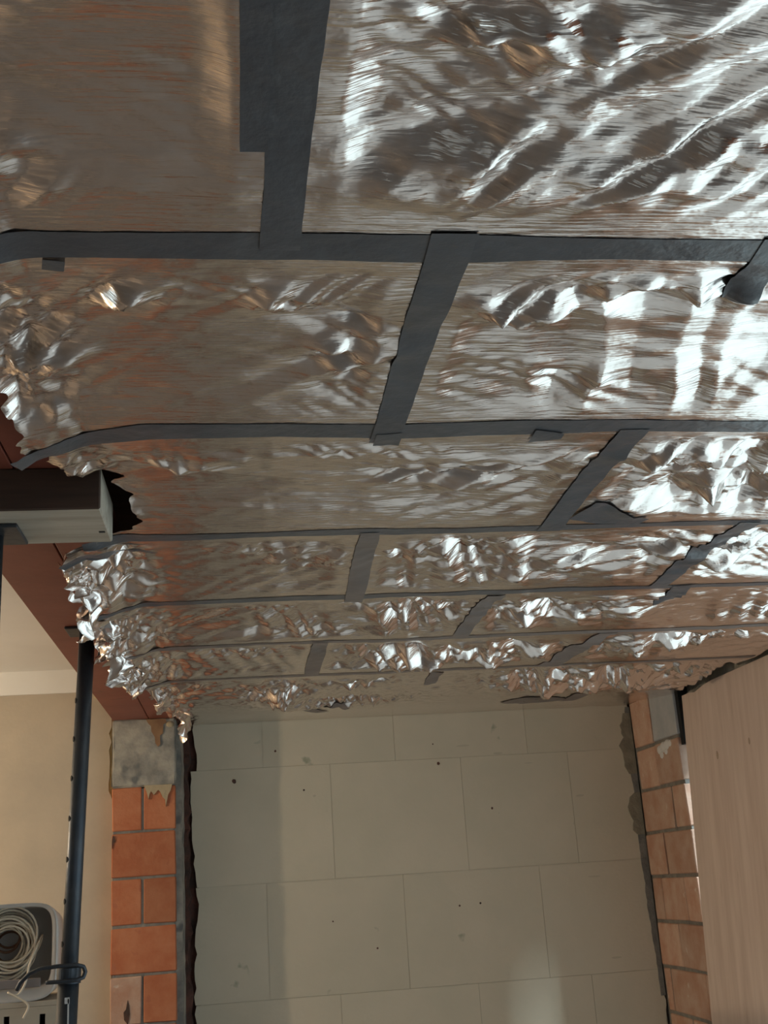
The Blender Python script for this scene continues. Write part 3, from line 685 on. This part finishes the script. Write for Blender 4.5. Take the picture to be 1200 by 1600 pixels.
under(box('side_panel', sx0, sx0 + .018, sy0 + .016, 4.76, 0.0, stz - .018, M['cream']), st)
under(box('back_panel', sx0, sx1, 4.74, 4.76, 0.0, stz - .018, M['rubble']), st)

tub = tag(empty('plastic_tub', (-.80, 4.5, stz)), 'milky square plastic tub lying on its side, full of cable', 'tub')
def squircle(cx, cz, a, b, n=40, p=5.0):
    out = []
    for i in range(n):
        t = 2 * math.pi * i / n; c, s = math.cos(t), math.sin(t)
        out.append((cx + a * math.copysign(abs(c) ** (2 / p), c), cz + b * math.copysign(abs(s) ** (2 / p), s)))
    return out
cx, cz = -.815, stz + .163
bm = bmesh.new(); rings = []
for y, a, b, dz in ((4.415, .158, .158, .003), (4.405, .166, .163, 0), (4.415, .170, .163, 0), (4.70, .150, .150, -.012), (4.705, .05, .05, -.012)):
    rings.append([bm.verts.new((x, y, z + dz)) for x, z in squircle(cx, cz, a, b)])
inn = [[bm.verts.new((x, y, z)) for x, z in squircle(cx, cz + .012, a, b)] for y, a, b in ((4.415, .150, .140), (4.69, .140, .130), (4.692, .05, .05))]
chain = list(reversed(inn)) + rings
for A, B in zip(chain, chain[1:]):
    for i in range(40): bm.faces.new((A[i], A[(i + 1) % 40], B[(i + 1) % 40], B[i]))
bm.faces.new(chain[0]); bm.faces.new(chain[-1])
under(bm_obj('shell', bm, M['plastic'], smooth=True), tub)
under(box('shaded_bottom_band', -.95, -.70, 4.4005, 4.408, stz + .045, stz + .075, M['tape_brown'], bev=.002), tub)  # dark strip standing in for shadow and dark cables at the tub's bottom

def coil(name, label, m, n, rad, seed, r, y0, cxx, czz, tail=None, turns_j=.03):
    q = random.Random(seed); pts = []
    ax, az, tl = 0, 0, 0
    for i in range(n * 26 + 1):
        t = 2 * math.pi * i / 26; k = i // 26
        if i % 26 == 0: n_ax, n_az, n_r, n_y = q.uniform(-turns_j, turns_j), q.uniform(-turns_j, turns_j), rad * q.uniform(.45, 1.05), y0 + q.uniform(0, .10)
        if i == 0: ax, az, R_, yy = n_ax, n_az, n_r, n_y
        f = .08; ax += (n_ax - ax) * f; az += (n_az - az) * f; R_ += (n_r - R_) * f; yy += (n_y - yy) * f
        pts.append((cxx + ax + R_ * math.cos(t), yy, czz + az + R_ * math.sin(t)))
    if tail:                                # smooth run-out of the free end
        K = [Vector(pts[-1])] + [Vector(p) for p in tail]
        for i in range(len(K) - 1):
            p0, p1, p2, p3 = K[max(i - 1, 0)], K[i], K[i + 1], K[min(i + 2, len(K) - 1)]
            for j in range(1, 7):
                t = j / 6; pts.append(tuple(.5 * (2 * p1 + (p2 - p0) * t + (2 * p0 - 5 * p1 + 4 * p2 - p3) * t * t + (3 * p1 - p0 - 3 * p2 + p3) * t ** 3)))
    bm = bmesh.new(); add_tube(bm, pts, r, 7)
    o = bm_obj(name, bm, m, smooth=True); return tag(o, label, 'cable')
ccx, ccz = -.835, E - .135
coil('coiled_cable', 'cream cable coiled in many loops inside the plastic tub', M['cable'], 15, .106, 3, .0038, 4.43, ccx, ccz,
     [(ccx + .10, 4.40, ccz - .06), (ccx + .085, 4.393, ccz - .13), (ccx + .06, 4.390, ccz - .165), (ccx + .03, 4.388, ccz - .155), (ccx + .06, 4.385, ccz - .17), (ccx + .10, 4.38, ccz - .20), (ccx + .085, 4.375, ccz - .24)])
coil('coiled_cable', 'thin brown cable coiled behind the cream loops in the tub', M['cablebrown'], 6, .085, 8, .0045, 4.55, ccx, ccz)

# ------------------------------------------------------------------ bare bulb hanging in the side room
lp = tag(empty('pendant_bulb', (-2.6, 4.41, E + .45)), 'bare warm bulb hanging on a cord in the side room', 'lamp')
bm = bmesh.new(); add_cyl(bm, (-2.6, 4.41, E + .55), (-2.6, 4.41, E + 1.032), .004, n=8); under(bm_obj('cord', bm, M['white']), lp)
bm = bmesh.new(); add_cyl(bm, (-2.6, 4.41, E + .50), (-2.6, 4.41, E + .56), .018, .014, n=16); under(bm_obj('socket', bm, M['black']), lp)
gm = bpy.data.materials.new('glowing_bulb_glass'); gm.use_nodes = True; gb = gm.node_tree.nodes['Principled BSDF']
gb.inputs['Emission Color'].default_value = (1.0, .72, .42, 1); gb.inputs['Emission Strength'].default_value = 40.0
bm = bmesh.new(); bmesh.ops.create_uvsphere(bm, u_segments=20, v_segments=12, radius=.032, matrix=Matrix.Translation((-2.6, 4.41, E + .472)))
under(bm_obj('bulb', bm, gm, smooth=True), lp)
pl = bpy.data.lights.new('pendant_bulb_light', 'POINT'); pl.energy = 84; pl.color = (1.0, .80, .56); pl.shadow_soft_size = .034
po = bpy.data.objects.new('pendant_bulb_light', pl); COL.objects.link(po); po.location = (-2.6, 4.41, E + .40)
